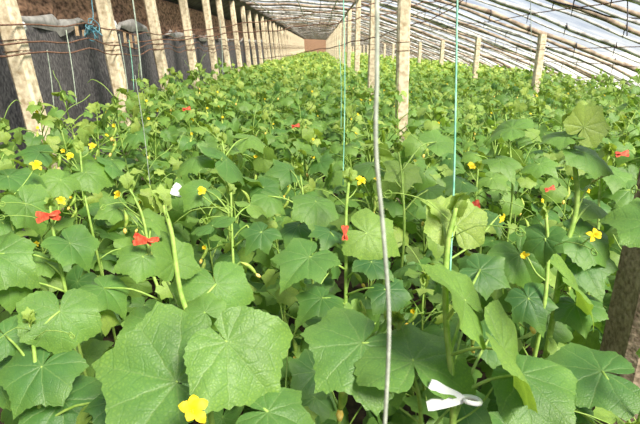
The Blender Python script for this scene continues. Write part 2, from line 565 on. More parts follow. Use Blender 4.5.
# plant, attach px, depth, blade width in px, tip angle in the picture, normal weights (up, camera, right), extras
HL = [
    ('F', 227, 342, .88, 126, -48, (.45, .90, .05), dict(tone=.52, lob=.0, droop=.12, closed=.5, back=.66, quilt=.012)),
    ('F', 176, 382, .91, 146, 166, (.50, .85, -.05), dict(tone=.42, lob=.1, back=.75, droop=.06, tipd=.03, wave=.04)),
    ('F', 216, 284, 1.06, 80, -70, (.50, .80, .10), dict(tone=.52, lob=.25)),
    ('F', 174, 262, 1.02, 58, 98, (.25, .6, .75), dict(tone=.66, fold=.45)),
    ('F', 150, 322, 1.12, 70, -100, (.5, .6, -.3), dict(tone=.5)),
    ('F', 268, 412, .84, 90, -10, (.8, .35, 0), dict(tone=.45)),
    ('F', 205, 312, 1.0, 44, 140, (.5, .7, 0), dict(tone=.55)),
    ('H', 60, 311, 1.18, 86, -88, (.45, .88, 0), dict(tone=.55, lob=.05, droop=.2)),
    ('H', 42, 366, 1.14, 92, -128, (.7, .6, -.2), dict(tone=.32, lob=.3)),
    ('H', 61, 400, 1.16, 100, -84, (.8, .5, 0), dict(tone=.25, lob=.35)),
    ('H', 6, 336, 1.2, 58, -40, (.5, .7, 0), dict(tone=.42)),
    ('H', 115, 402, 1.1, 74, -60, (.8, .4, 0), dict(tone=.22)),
    ('H', -8, 372, 1.2, 70, -60, (.6, .6, 0), dict(tone=.3)),
    ('G', 70, 243, 1.48, 68, -40, (.5, .8, 0), dict(tone=.5, lob=.15)),
    ('G', -4, 254, 1.4, 82, -24, (.55, .7, 0), dict(tone=.48, lob=.3)),
    ('G', 8, 282, 1.42, 52, -80, (.5, .8, .1), dict(tone=.45)),
    ('G', 45, 262, 1.5, 50, -150, (.7, .5, 0), dict(tone=.35)),
    ('T', 26, 205, 1.7, 70, -50, (.5, .6, .3), dict(tone=.62, fold=.2)),
    ('T', 2, 222, 1.7, 50, -70, (.6, .6, 0), dict(tone=.4)),
    ('T', 8, 176, 1.75, 74, -20, (.7, .5, 0), dict(tone=.46)),
    ('E', 142, 256, 1.58, 60, -160, (.55, .75, 0), dict(tone=.48, lob=.4)),
    ('E', 104, 288, 1.55, 68, -30, (.7, .6, 0), dict(tone=.3)),
    ('E', 152, 220, 1.65, 46, -20, (.6, .6, 0), dict(tone=.45)),
    ('E', 118, 208, 1.7, 48, 190, (.7, .5, 0), dict(tone=.5)),
    ('D', 262, 232, 1.7, 54, -140, (.6, .6, 0), dict(tone=.36)),
    ('D', 212, 226, 1.65, 56, 150, (.7, .5, 0), dict(tone=.42)),
    ('D', 250, 205, 1.8, 50, 20, (.7, .5, .2), dict(tone=.45)),
    ('D', 205, 190, 1.85, 60, -150, (.6, .6, .2), dict(tone=.56)),
    ('C', 309, 257, 1.5, 88, -140, (.75, .6, 0), dict(tone=.30, lob=.75, droop=.25)),
    ('C', 367, 233, 1.52, 80, -24, (.5, .75, 0), dict(tone=.50, lob=.35)),
    ('C', 330, 232, 1.6, 52, -110, (.6, .7, 0), dict(tone=.3)),
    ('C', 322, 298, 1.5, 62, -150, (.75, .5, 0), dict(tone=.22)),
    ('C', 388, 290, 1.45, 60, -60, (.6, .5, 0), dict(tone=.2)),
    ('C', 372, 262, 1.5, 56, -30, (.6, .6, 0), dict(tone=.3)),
    ('M', 316, 202, 1.75, 66, -72, (.5, .75, 0), dict(tone=.54, lob=.1)),
    ('M', 268, 196, 1.9, 52, -25, (.6, .6, 0), dict(tone=.46)),
    ('M', 298, 226, 1.8, 60, -130, (.7, .6, 0), dict(tone=.34)),
    ('M', 290, 170, 2.1, 60, 170, (.7, .5, .2), dict(tone=.5)),
    ('K', 362, 343, 1.0, 112, -140, (.85, .45, .15), dict(tone=.46, lob=.1, droop=.2)),
    ('K', 413, 361, .95, 118, 105, (.97, .25, .05), dict(tone=.46, lob=.05, droop=.25, tipd=0)),
    ('K', 385, 366, 1.06, 62, -70, (.4, .7, 0), dict(tone=.38)),
    ('K', 460, 400, 1.1, 70, -30, (.8, .4, 0), dict(tone=.3)),
    ('A', 465, 300, .90, 104, 131, (.50, .26, .80), dict(tone=.62, lob=.5, fold=.12, droop=.1)),
    ('A', 456, 226, .98, 66, 84, (.25, .75, .2), dict(tone=.88, lob=.1, fold=.3)),
    ('A', 440, 213, 1.0, 34, 125, (.2, .5, .6), dict(tone=.92, fold=.6)),
    ('A', 504, 350, .88, 112, -54, (.42, .30, .86), dict(tone=.66, lob=.0, fold=.5)),
    ('A', 522, 374, .92, 104, -40, (.80, .45, .10), dict(tone=.40, lob=.1, back=.6)),
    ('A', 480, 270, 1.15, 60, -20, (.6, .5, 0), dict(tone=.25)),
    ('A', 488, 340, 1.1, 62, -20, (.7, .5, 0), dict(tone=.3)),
    ('J', 602, 371, .94, 92, 168, (.92, .36, .05), dict(tone=.34, lob=.15, droop=.15)),
    ('J', 662, 352, .82, 44, 170, (.6, .4, -.4), dict(tone=.7)),
    ('J', 560, 398, 1.0, 70, 200, (.7, .5, 0), dict(tone=.26)),
    ('S', 660, 222, .70, 86, 170, (.85, .42, 0), dict(tone=.46, droop=.1)),
    ('B', 520, 254, 1.28, 70, -62, (.3, .7, -.35), dict(tone=.50, lob=.05, fold=.2)),
    ('B', 580, 236, 1.35, 74, -28, (.55, .7, .1), dict(tone=.46, lob=.15)),
    ('B', 572, 284, 1.25, 96, -42, (.5, .22, .75), dict(tone=.72, fold=.4)),
    ('B', 584, 127, 1.28, 50, 50, (.12, 1.0, .25), dict(tone=1.0, fold=.1, lob=.2, droop=.0, tipd=0, wave=.05, closed=.4)),
    ('B', 566, 136, 1.3, 52, 165, (.85, .5, .0), dict(tone=.5, fold=.25)),
    ('B', 584, 152, 1.32, 64, -22, (.7, .6, .35), dict(tone=.55, lob=.2)),
    ('B', 590, 205, 1.4, 52, -10, (.8, .4, 0), dict(tone=.4)),
    ('B', 578, 260, 1.35, 74, -45, (.7, .6, 0), dict(tone=.36)),
    ('B', 576, 304, 1.3, 60, -70, (.6, .6, 0), dict(tone=.33)),
    ('I', 545, 238, 1.2, 50, -100, (.3, .7, -.3), dict(tone=.35)),
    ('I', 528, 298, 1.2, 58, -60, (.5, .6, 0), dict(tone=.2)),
    ('L', 492, 178, 1.9, 48, -20, (.6, .6, 0), dict(tone=.5)),
    ('L', 462, 182, 1.9, 50, 200, (.7, .5, 0), dict(tone=.4)),
    ('L', 490, 215, 1.85, 56, -40, (.6, .6, 0), dict(tone=.4)),
    ('N', 403, 170, 1.95, 62, -80, (.45, .8, 0), dict(tone=.46, lob=.8)),
    ('N', 372, 166, 2.0, 54, 190, (.7, .5, 0), dict(tone=.45)),
    ('N', 436, 142, 2.2, 60, 10, (.7, .5, .1), dict(tone=.45)),
    ('N', 428, 190, 1.9, 52, -20, (.7, .5, 0), dict(tone=.36)),
    ('O', 226, 160, 2.1, 84, -10, (.7, .55, .2), dict(tone=.50, lob=.1)),
    ('O', 196, 158, 2.15, 56, 200, (.7, .5, 0), dict(tone=.48)),
    ('O', 248, 138, 2.4, 56, 0, (.7, .5, 0), dict(tone=.5)),
    ('P', 86, 172, 2.1, 66, -5, (.7, .55, 0), dict(tone=.42, lob=.1)),
    ('P', 60, 180, 2.0, 58, -140, (.6, .6, .2), dict(tone=.5)),
    ('P', 112, 166, 2.2, 54, -10, (.7, .5, 0), dict(tone=.5)),
    ('P', 40, 152, 2.3, 56, 170, (.7, .5, 0), dict(tone=.46)),
    ('Q', 612, 172, 1.75, 60, -25, (.6, .6, 0), dict(tone=.46)),
    ('Q', 630, 190, 1.7, 56, -40, (.6, .6, 0), dict(tone=.36)),
    ('R', 512, 128, 2.2, 74, 176, (.85, .35, -.1), dict(tone=.36, fold=.2)),
    ('R', 500, 160, 2.2, 60, -30, (.7, .5, 0), dict(tone=.44)),
    ('R', 540, 164, 2.2, 52, -20, (.6, .6, 0), dict(tone=.46)),
]
HFLOW = [('F', 192, 411, .78, 24, (.3, .9, .2)), ('F', 164, 272, 1.2, 10, (.4, .6, .4)), ('T', 36, 166, 1.75, 9, (.5, .6, .3)),
         ('P', 70, 157, 2.1, 7, (.5, .6, .2)), ('E', 117, 196, 1.65, 8, (.5, .5, .3)), ('G', 60, 201, 1.55, 8, (.3, .6, .3)),
         ('D', 200, 192, 1.8, 9, (.4, .6, .3)), ('C', 360, 182, 1.55, 9, (.6, .5, .3)), ('B', 593, 236, 1.3, 11, (.2, .7, .4)),
         ('A', 500, 217, 1.0, 8, (-.2, .6, .6)), ('L', 470, 168, 1.9, 9, (.4, .6, .3)), ('A', 503, 384, .98, 20, (-.3, .4, .6)),
         ('P', 92, 147, 2.1, 6, (.5, .6, .2)), ('I', 526, 256, 1.2, 8, (.2, .6, -.6))]
HFRUIT = [('K', 340, 380, 1.1, (0, -1), .07, .010), ('C', 352, 272, 1.55, (.5, -.6), .05, .006), ('A', 466, 320, 1.05, (.25, -1), .06, .006),
          ('C', 360, 300, 1.6, (0, -1), .10, .010), ('E', 124, 208, 1.65, (0, -1), .07, .007), ('B', 590, 185, 1.4, (.9, .5), .06, .006),
          ('F', 240, 262, 1.2, (.5, -.4), .05, .005), ('D', 247, 225, 1.75, (.2, -1), .07, .008), ('B', 527, 290, 1.35, (.2, -1), .10, .010)]

heroes, hstem, hbase = {}, {}, {}
for key, (zc, pix, label) in HERO.items():
    pts = [at(x, y, zc) for x, y in pix]
    low = pts[-1]
    base = np.array([low[0] + random.uniform(-.03, .03), low[1] + .03, 0.0])
    pts += [low * np.array([1, 1, 0]) * .5 + base * .5 + np.array([0, 0, low[2] * .55]), base]
    pts = spline(pts, 5)
    root = empty('cucumber_plant', base)
    tag(root, label, 'cucumber plant', 'cucumber plants of the front')
    loc = pts - base
    mb = MB()
    k = len(loc)
    r0 = {'A': .0072, 'B': .0082, 'F': .0064, 'C': .0068}.get(key, .0058)
    tube(mb, loc, np.linspace(r0 * .7, r0 * 1.1, k), 8)
    mb.build('stem', 'stem', root)
    heroes[key], hstem[key], hbase[key] = root, loc, base


def stem_at(key, P):
    """the stem point a petiole to P would leave from"""
    loc = hstem[key]
    want = P[2] - .06
    d = np.abs(loc[:, 2] - want) + .15 * np.linalg.norm(loc[:, :2] - P[:2], axis=1)
    return loc[int(np.argmin(d))]


def leaf_part(root, A, P, geom, n, t, s, tone, mat_='leaf', prad=.0032):
    mb = MB()
    place_leaf(mb, geom, P, n, t, s, tone)
    lf = mb.build('leaf', mat_, root)
    pb = MB()
    tube(pb, petiole_pts(A, P), np.linspace(prad * 1.15, prad * .8, 7 if False else len(petiole_pts(A, P))), 6)
    pb.build('petiole', 'stem', lf)
    return lf


for i, (key, px, py, zc, W, ang, (u, c, rr), ex) in enumerate(HL):
    base = hbase[key]
    Pw = at(px, py, zc)
    toc = norm(CAM - Pw)
    rz = np.random.default_rng(8000 + i)
    if zc > 1.25:
        c *= .72 if zc < 1.6 else .42
        rr = rr + .12
    n = norm(u * np.array([0, 0, 1.0]) + c * toc + rr * RT) + (rz.normal(0, .16, 3) if zc > 1.25 else 0)
    n = norm(n)
    if n.dot(toc) < .34 and ex.get('fold', 0) < .35 and zc > 1.1:
        n = norm(n + toc * (.40 - n.dot(toc)))
    d = math.cos(math.radians(ang)) * RT + math.sin(math.radians(ang)) * UPV
    vn = max(.25, n.dot(toc))
    t = d + toc * (-(d.dot(n)) / vn)
    s = W * zc / FPX / (1.72 if zc < 1.1 else 1.95 if zc < 1.45 else 2.2 if zc < 1.8 else 2.5)
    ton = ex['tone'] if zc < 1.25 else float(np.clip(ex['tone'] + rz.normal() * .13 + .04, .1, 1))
    g = leaf_geom(75, 11, lob=ex.get('lob', rz.uniform(.1, 1.2)), serr=.016, droop=ex.get('droop', rz.uniform(.2, .42)), wave=ex.get('wave', rz.uniform(.05, .12)), fold=ex.get('fold', rz.uniform(-.05, .22)), tipd=ex.get('tipd', rz.uniform(.05, .28)), quilt=ex.get('quilt', .014), seed=200 + i, closed=ex.get('closed', 0.0), back=ex.get('back', 1.0))
    P = Pw - base
    leaf_part(heroes[key], stem_at(key, P), P, g, n, t, s, ton)
for key, px, py, zc, r, (u, c, rr) in HFLOW:
    P = at(px, py, zc)
    ax = u * np.array([0, 0, 1.0]) + c * norm(CAM - P) + rr * RT
    P = P - hbase[key]
    make_flower(heroes[key], P, ax, .78 * r * zc / FPX, stem_at(key, P))
for key, px, py, zc, (dx, dy), ln, rad in HFRUIT:
    P = at(px, py, zc) - hbase[key]
    f = make_fruit(heroes[key], P, RT * dx + UPV * dy + FW * .1, ln, rad)
    sb = MB()
    tube(sb, petiole_pts(stem_at(key, P), P), .0025, 5)
    sb.build('fruit_stalk', 'stem', f)
# shoot tips, tendrils and lower random leaves of the hero plants
for hi, (key, root) in enumerate(heroes.items()):
    r = np.random.default_rng(500 + hi)
    loc = hstem[key]
    tip = loc[0]
    mb = MB()
    for q in range(5):
        a = r.uniform(0, 6.28)
        o = np.array([math.cos(a), math.sin(a), 0])
        place_leaf(mb, POOL_MID[q], tip + [0, 0, .005 * q], o * .8 + [0, 0, .3], o * .4 + np.array([0, 0, 1]), r.uniform(.014, .03), .92)
    mb.build('shoot_tip', 'leaf', root)
    for q in range(2):
        A = loc[2 + 2 * q]
        a = r.uniform(0, 6.28)
        o = np.array([math.cos(a), math.sin(a), 0])
        pp = [A, A + o * .05 + [0, 0, .04], A + o * .11 + [0, 0, .05]]
        for w in np.linspace(0, 9, 14):
            pp.append(A + o * (.125 + .004 * w / 3) + np.array([0, 0, .045]) + .010 * (1 - w / 12) * (math.cos(w) * o + math.sin(w) * np.array([0, 0, 1])))
        tb = MB()
        tube(tb, spline(pp, 2), .0011, 5)
        tb.build('tendril', 'stem', root)
    ztop = {'A': .8, 'F': .75, 'K': .7, 'J': .65, 'H': .6, 'S': .6}.get(key, .82)
    for (A, P, n, t, s, tone) in random_leaf_list(r, ztop, 10 if key != 'S' else 5, .12, .105):
        j = int(np.argmin(np.abs(loc[:, 2] - A[2])))
        off = np.array([loc[j][0], loc[j][1], 0])
        leaf_part(root, loc[j], P + off, POOL_MID[r.integers(14)], n, t, s, max(.1, tone - .1))  # darker tone paints the shade low in the crop into these leaves

# ------------------------------------------------------------------ crop rows of copied plants
PROTO = []
for k in range(12):
    r = np.random.default_rng(900 + k)
    H = r.uniform(.92, 1.06)
    root = empty('cucumber_plant', (0, 0, 0))
    fol, st = MB(), MB()
    sp = stem_pts(r, H + .06)
    tube(st, sp, np.linspace(.0066, .0034, len(sp)), 6)
    for (A, P, n, t, s, tone) in random_leaf_list(r, H, 30, .10, .092 if k < 6 else .080):
        off = np.array([np.interp(A[2], sp[:, 2], sp[:, 0]), np.interp(A[2], sp[:, 2], sp[:, 1]), 0])
        place_leaf(fol, POOL_MID[r.integers(14)], P + off, n, t, s, tone)
        tube(st, petiole_pts(A + off, P + off, 4), .0036, 4)
    for q in range(5):
        a = r.uniform(0, 6.28)
        o = np.array([math.cos(a), math.sin(a), 0])
        place_leaf(fol, POOL_LOW[q], sp[-1] + [0, 0, -.01 * q], o * .8 + [0, 0, .3], o * .5 + np.array([0, 0, 1]), r.uniform(.014, .032), .9)
    for q in range(3):
        j = int(r.integers(4, 9))
        A = sp[j]
        a = r.uniform(0, 6.28)
        o = np.array([math.cos(a), math.sin(a), 0])
        tube(st, spline([A, A + o * .06 + [0, 0, .06], A + o * .13 + [0, 0, .09], A + o * .17 + [0, 0, .06 + .08 * r.random()]], 3), .0018, 4)
    fol.build('foliage', 'leaf', root)
    st.build('stem', 'stem', root)
    nf = (0, 1, 0, 2)[k % 4]
    for q in range(nf):
        a = r.uniform(-2.6, -.2)
        o = np.array([math.cos(a), math.sin(a), 0])
        z = H - r.uniform(-.02, .16)
        P = o * r.uniform(.04, .13) + np.array([0, 0, z])
        make_flower(root, P, o * .8 + [0, 0, .5], .0155, sp[-3] * [1, 1, 0] + [0, 0, z - .03])
    for q in range(1 + k % 2):
        a = r.uniform(-2.4, -.6)
        make_fruit(root, np.array([.05 * math.cos(a), .05 * math.sin(a), H - r.uniform(.06, .22)]), (math.cos(a) * .5, math.sin(a) * .5, -.8), .075, .008)
    PROTO.append((root, H, nf, k % 3 == 0))


def copy_tree(o, parent=None):
    c = o.copy()
    COL.objects.link(c)
    c.parent = parent
    for ch in o.children:
        copy_tree(ch, c)
    return c


def zr(X):
    """height of the front roof over X"""
    return float(np.interp(X, [-2.3, -1, .83, 1.8, 2.7, 3.73, 4.6, 5.4, 6.6, 7.4], [2.93, 2.92, 2.80, 2.56, 2.27, 1.92, 1.62, 1.33, .78, 0]))


ORD = 'first second third fourth fifth sixth seventh eighth ninth tenth eleventh twelfth thirteenth fourteenth fifteenth sixteenth seventeenth eighteenth nineteenth twentieth'.split()
for _t, _n in (('twenty', 'thirtieth'), ('thirty', 'fortieth'), ('forty', 'fiftieth'), ('fifty', 'sixtieth'), ('sixty', 'seventieth')):
    ORD += [_t + '-' + w for w in ORD[:9]] + [_n]
CENTRE_POSTS = [(.88, 5.15 + 3.5 * k) for k in range(21)]
RIGHT_POSTS = [(3.73, 1.7 + 3.5 * k) for k in range(22)]
ROWS = [.95 + .52 * k for k in range(21)]
used, total = set(), 0
hxy = [b[:2] for b in hbase.values()]
YEND = 0
for ri, Y in enumerate(ROWS):
    r = np.random.default_rng(3000 + ri)
    xs = np.arange(-2.02, 6.2, .385) + r.uniform(-.05, .05)
    slots = []
    for x in xs:
        x += r.uniform(-.06, .06)
        y = Y + r.uniform(-.09, .09)
        if abs(x) > .70 * y + .22 or any(math.hypot(x - hx, y - hy) < .17 for hx, hy in hxy):
            continue
        if any(math.hypot(x - a, y - c) < .13 for a, c in CENTRE_POSTS + RIGHT_POSTS):
            continue
        slots.append((x, y))
    cut = not (slots and slots[0][0] < -1.9)
    for j, (x, y) in enumerate(slots):
        total += 1
        k = int(r.integers(6)) if y < 3.2 else 6 + int(r.integers(6))
        src, H, nf, fr = PROTO[k]
        if k in used:
            o = copy_tree(src)
        else:
            o = src
            used.add(k)
        cap = min(zr(x) - .3, 1.36)
        want = .80 if y < 1.3 else .86 if y < 1.8 else r.uniform(.90, .98) if y < 2.3 else r.uniform(.96, 1.14)
        if x < -.9 and y > 2.6:
            want *= 1.10
        if y > 2.9 and r.random() < .18:
            want += r.uniform(.06, .2)
        o.location = (x, y, 0)
        o.rotation_euler = (0, 0, r.uniform(-.6, .6))
        sc = min(want, cap) / H
        o.scale = (1.06 * (.5 + .5 * sc), 1.06 * (.5 + .5 * sc), sc)
        what = 'flowering cucumber plant' if nf else 'leafy cucumber plant'
        where = "the wall end" if not cut else "the left picture edge"
        tag(o, f'{what}, {ORD[j]} from {where} in the {ORD[ri]} crop row', 'cucumber plant', f'cucumber plants of the {ORD[ri]} crop row')
    YEND = Y
print('plants', total, 'heroes', len(heroes), 'yend', YEND)

# the rest of the bed to the far end: past 300 of a kind
far = MB()
r = np.random.default_rng(77)
Y = YEND + .5
while Y < 75:
    stepx = .38 if Y < 22 else .46 if Y < 40 else .7
    for x in np.arange(-2.05, 6.2, stepx):
        x += r.uniform(-.1, .1)
        y = Y + r.uniform(-.15, .15)
        if abs(x) > .70 * y:
            continue
        H = min(r.uniform(.97, 1.16), zr(x) - .3)
        nl = 20 if Y < 18 else 13 if Y < 28 else 8 if Y < 40 else 5
        for (A, P, n, t, s, tone) in random_leaf_list(r, H, nl, H - .48, .082 if Y < 20 else .115 if Y < 40 else .22):
            place_leaf(far, (POOL_LOW if Y < 16 else POOL_FAR)[r.integers(8)], P + [x, y, 0], n, t, s, min(1, tone + .10))
        for q in range(2):
            o = norm(r.normal(0, 1, 3) * [1, 1, 0])
            place_leaf(far, POOL_FAR[q], np.array([x, y, H]), o * .8 + [0, 0, .3], o * .5 + np.array([0, 0, 1]), r.uniform(.04, .08), .95)
    Y += .52 if Y < 22 else .7 if Y < 40 else 1.1
# the same crop just outside the picture, to both sides
for Y in np.arange(-.6, YEND + .3, .52):
    for x in np.arange(-2.05, 6.2, .40):
        x += r.uniform(-.06, .06)
        y = Y + r.uniform(-.1, .1)
        lim = .70 * max(0, y) + .22
        if not (lim + .12 < abs(x) < lim + 1.9) or (y < .6 and abs(x) < .75) or math.hypot(x - .94, y - 1.22) < .2:
            continue
        H = min(r.uniform(.95, 1.08), zr(x) - .3)
        for (A, P, n, t, s, tone) in random_leaf_list(r, H, 18, .2, .10):
            place_leaf(far, POOL_LOW[r.integers(10)], P + [x, y, 0], n, t, s, tone)
fo = far.build('cucumber_crop_foliage', 'leaf_far')
tag(fo, 'dense green cucumber crop filling the distance down to the end wall and past the sides', 'crop', kind='stuff')

# ------------------------------------------------------------------ setting
Y0, Y1 = -14.0, 76.0
mb = MB()
box(mb, (-3.2, Y0 - .3, -.12), (7.5, Y1 + .3, 0))
tag(mb.build('floor', 'soil', smooth=False), kind='structure')
mb = MB()
mb.add([(7.5, -60, -.05), (160, -60, -.05), (160, 200, -.05), (7.5, 200, -.05)], [(0, 1, 2, 3)])
tag(mb.build('outside_ground', 'blue_grey', smooth=False), kind='structure')

# back wall of red-brown straw and earth, rough face
mb = MB()
ny, nz = 380, 16
ys = np.linspace(Y0, Y1, ny)
zs = np.linspace(0, 2.5, nz)
V = []
for z in zs:
    for y in ys:
        V.append((-2.86 - .05 * z + RNG.normal() * .018, y, z + RNG.normal() * .01))
F = [(i * ny + j, i * ny + j + 1, (i + 1) * ny + j + 1, (i + 1) * ny + j) for i in range(nz - 1) for j in range(ny - 1)]
mb.add(V, F)
box(mb, (-3.9, Y0, 0), (-3.1, Y1, 2.55))
tag(mb.build('wall_left', 'earth', smooth=False), kind='structure')
# opaque back roof from the wall up to the ridge
mb = MB()
V = []
for x, z in ((-3.6, 2.42), (-3.3, 2.52), (-2.95, 2.66), (-2.6, 2.86), (-2.28, 2.97)):
    for y in ys:
        V.append((x, y, z + .03 * math.sin(y * 3.1 + x * 5) + RNG.normal() * .01))
F = [(i * ny + j, i * ny + j + 1, (i + 1) * ny + j + 1, (i + 1) * ny + j) for i in range(4) for j in range(ny - 1)]
mb.add(V, F)
mb.add(np.array(V) + [0, 0, .12], [tuple(reversed(q)) for q in F])
tag(mb.build('ceiling', 'backroof'), kind='structure')
# far end wall
mb = MB()
prof = [(-3.2, 0)] + [(-3.2, 2.5), (-2.3, 2.95)] + [(x, zr(x)) for x in (-1, .83, 1.8, 2.7, 3.73, 4.6, 5.4, 6.6)] + [(7.4, 0)]
n = len(prof)
mb.add([(x, Y1, z) for x, z in prof] + [(x, Y1 + .3, z) for x, z in prof], [tuple(range(n)), tuple(reversed(range(n, 2 * n)))] + [(i, (i + 1) % n, n + (i + 1) % n, n + i) for i in range(n)])
tag(mb.build('wall_far', 'earth', smooth=False), kind='structure')
mb = MB()
mb.add([(x, Y0 - .3, z) for x, z in prof] + [(x, Y0, z) for x, z in prof], [tuple(range(n)), tuple(reversed(range(n, 2 * n)))] + [(i, (i + 1) % n, n + (i + 1) % n, n + i) for i in range(n)])
tag(mb.build('wall_near', 'earth', smooth=False), kind='structure')
# film roof
mb = MB()
xs = np.concatenate([np.linspace(-2.35, 5.4, 40), np.linspace(5.6, 7.4, 8)])
yy = np.linspace(Y0, Y1, 170)
V = []
for y in yy:
    for x in xs:
        sag = -.02 * abs(math.sin(y * PI / 1.1667))
        V.append((x, y, max(-.01, zr(x) + .055 + sag)))
nx = len(xs)
F = [(j * nx + i, j * nx + i + 1, (j + 1) * nx + i + 1, (j + 1) * nx + i) for j in range(len(yy) - 1) for i in range(nx - 1)]
mb.add(V, F)
tag(mb.build('roof_film', 'film'), 'clouded plastic film stretched over the rafters', 'roof film', kind='structure')

# dark sheet hung along the wall, with its pale rolled edge
def top_z(y):
    return 1.96 - .11 * abs(math.sin((y - .6) * PI / 1.75)) ** .6 * (1 if math.sin(y * 2.3) > -.3 else .4) + .03 * math.sin(y * 1.1)


mb = MB()
ny = 520
ys = np.concatenate([np.linspace(0.5, 30, 400), np.linspace(30.4, Y1 - .3, 120)])
V = []
for q in range(12):
    u = q / 11
    for y in ys:
        V.append((-2.66 - .05 * u + .018 * math.sin(y * 17 + 2 * math.sin(y * 3)) * (1 - .3 * u) + .02 * math.sin(y * 4.1), y, .02 + (top_z(y) - .02) * u))
F = [(i * ny + j, i * ny + j + 1, (i + 1) * ny + j + 1, (i + 1) * ny + j) for i in range(11) for j in range(ny - 1)]
mb.add(V, F)
sheet = mb.build('wall_sheet', 'sheet')
sheet.name = 'mesh_sheet'
tag(sheet, 'dark grey mesh sheet hung along the wall behind the leaning posts', 'sheet')
mb = MB()
V = []
cs = [(0, .035), (.03, .02), (.035, -.012), (.02, -.035), (.015, -.05)]
for (dx, dz) in cs:
    for y in ys:
        V.append((-2.70 + dx + .01 * math.sin(y * 9), y, top_z(y) + dz * (1 + .7 * math.sin(y * 2.7) + .3 * math.sin(y * 6.1))))
F = [(i * ny + j, (i + 1) * ny + j, (i + 1) * ny + j + 1, i * ny + j + 1) for i in range(len(cs) - 1) for j in range(ny - 1)]
mb.add(V, F)
tag(mb.build('rolled_edge', 'plastic', sheet), 'pale grey plastic rolled over the top edge of the sheet')


# ------------------------------------------------------------------ posts
def post_mesh(mb, x, y, w, h, lean=0.0, seed=0):
    r = np.random.default_rng(seed)
    ch = w * .14
    a = w / 2
    ring = [(-a + ch, -a), (a - ch, -a), (a, -a + ch), (a, a - ch), (a - ch, a), (-a + ch, a), (-a, a - ch), (-a, -a + ch)]
    V, F = [], []
    k = 16
    for i in range(k):
        z = h * i / (k - 1)
        for (dx, dy) in ring:
            V.append((dx * (1.03 - .06 * i / k) + lean * z + r.normal() * .0018, dy + r.normal() * .0018, z))
    for i in range(k - 1):
        for j in range(8):
            F.append((i * 8 + j, i * 8 + (j + 1) % 8, (i + 1) * 8 + (j + 1) % 8, (i + 1) * 8 + j))
    F.append(tuple(reversed(range(8))))
    F.append(tuple((k - 1) * 8 + j for j in range(8)))
    mb.add(V, F)
    return mb


def post(name, x, y, w, h, lean, matn, label, group, seed):
    root = empty(name, (x, y, 0))
    tag(root, label, 'post', group)
    post_mesh(MB(), 0, 0, w, h, lean, seed).build('shaft', matn, root, smooth=False)
    # the wire wound round it
    w_ = MB()
    for zz in (1.62, 1.70):
        if zz < h:
            q = w / 2 + .004
            tube(w_, [(-q + lean * zz, -q, zz), (q + lean * zz, -q, zz + .01), (q + lean * zz, q, zz + .015), (-q + lean * zz, q, zz + .006), (-q + lean * zz, -q, zz)], .003, 5)
    if w_.n:
        w_.build('wire_wrap', 'rust', root)
    return root


for k in range(41):
    y = 3.92 + 1.75 * k
    X = -2.17
    lean = -.085 + .012 * math.sin(k * 2.1) if k < 20 else -.07
    post('leaning_post', X, y, .135, 2.86, lean, 'concrete', f'cream concrete post leaning on the wall side, {ORD[k]} of the row counted from the front', 'leaning concrete posts along the wall', 40 + k)
for k, (x, y) in enumerate(CENTRE_POSTS[:20]):
    post('roof_post', x, y, .12, zr(x) - .05, -.03 if k == 0 else .0, 'concrete', f'upright cream concrete post in mid crop, {ORD[k]} of its row from the front', 'concrete posts in mid crop', 80 + k)
for k, (x, y) in enumerate(RIGHT_POSTS[2:21]):
    post('roof_post', x, y, .115, zr(x) - .045, 0, 'concrete', f'short cream concrete post under the low roof side, {ORD[k]} from the front', 'short posts under the low roof side', 110 + k)
post('roof_post', .915, 1.20, .15, zr(.9) - .05, 0, 'concrete_dark', 'brown rough concrete post cut by the right edge of the photo', None, 140)

# ------------------------------------------------------------------ rafters, purlins and wires
def rafter(y, rad, matn, label, k, dz=0.0, ties=False):
    r = np.random.default_rng(600 + k)
    mb = MB()
    X = np.concatenate([np.linspace(-2.2, 6.6, 34), [7.0, 7.38]])
    pts = [(x, y + .02 * math.sin(x * 2.2 + k), max(.0, zr(x) + dz + .012 * math.sin(x * 5 + k))) for x in X]
    rr = rad * (1 + .12 * np.sin(np.arange(len(X)) * 2.1))
    tube(mb, pts, rr, 7)
    o = mb.build('bamboo_rafter', matn)
    tag(o, label, 'rafter', 'bamboo rafters under the roof film')
    if ties:
        for x in (2.2, 2.95, 3.6, 4.35, 5.1):
            x += r.uniform(-.15, .15)
            z = zr(x) + dz
            tb = MB()
            tube(tb, [(x, y - rad - .004, z + rad + .01), (x + .012, y - rad - .006, z - rad), (x + .004, y, z - rad - .008), (x - .006, y - .006, z - rad - r.uniform(.06, .18))], [.008, .010, .008, .004], 5)
            tb.build('wire_tie', 'darkwire', o)
    return o


RY = [1.5 + 1.17 * k - .02 for k in range(38)]
RY = [8.7 + 1.17 * k for k in range(-6, 57)]  # only those the camera could see
for k, y in enumerate(RY):
    near = 2 <= k <= 10
    thick = (k % 3 == 0)
    rafter(y, .040 if thick else .030, 'bamboo' if k % 2 == 0 else 'bamboo_grey', f'{"thick brown" if thick and k % 2 == 0 else "bamboo"} roof rafter sloping to the low side, {ORD[k]} from the front', k, -.035, near)
rafter(5.98, .020, 'bamboo_grey', 'thin pale pole lying close beside a thicker rafter, upper right of the photo', 70, -.03, True)
for k in range(58):
    y = 4.6 + .585 * k + .09 * math.sin(k * 2.7)
    rafter(y, .014 + .006 * (k % 3), ('bamboo_grey', 'bamboo_grey', 'bamboo')[k % 3], f'thin bamboo strip between the roof rafters, {ORD[k]} from the front', 100 + k, -.02 - .015 * (k % 2))

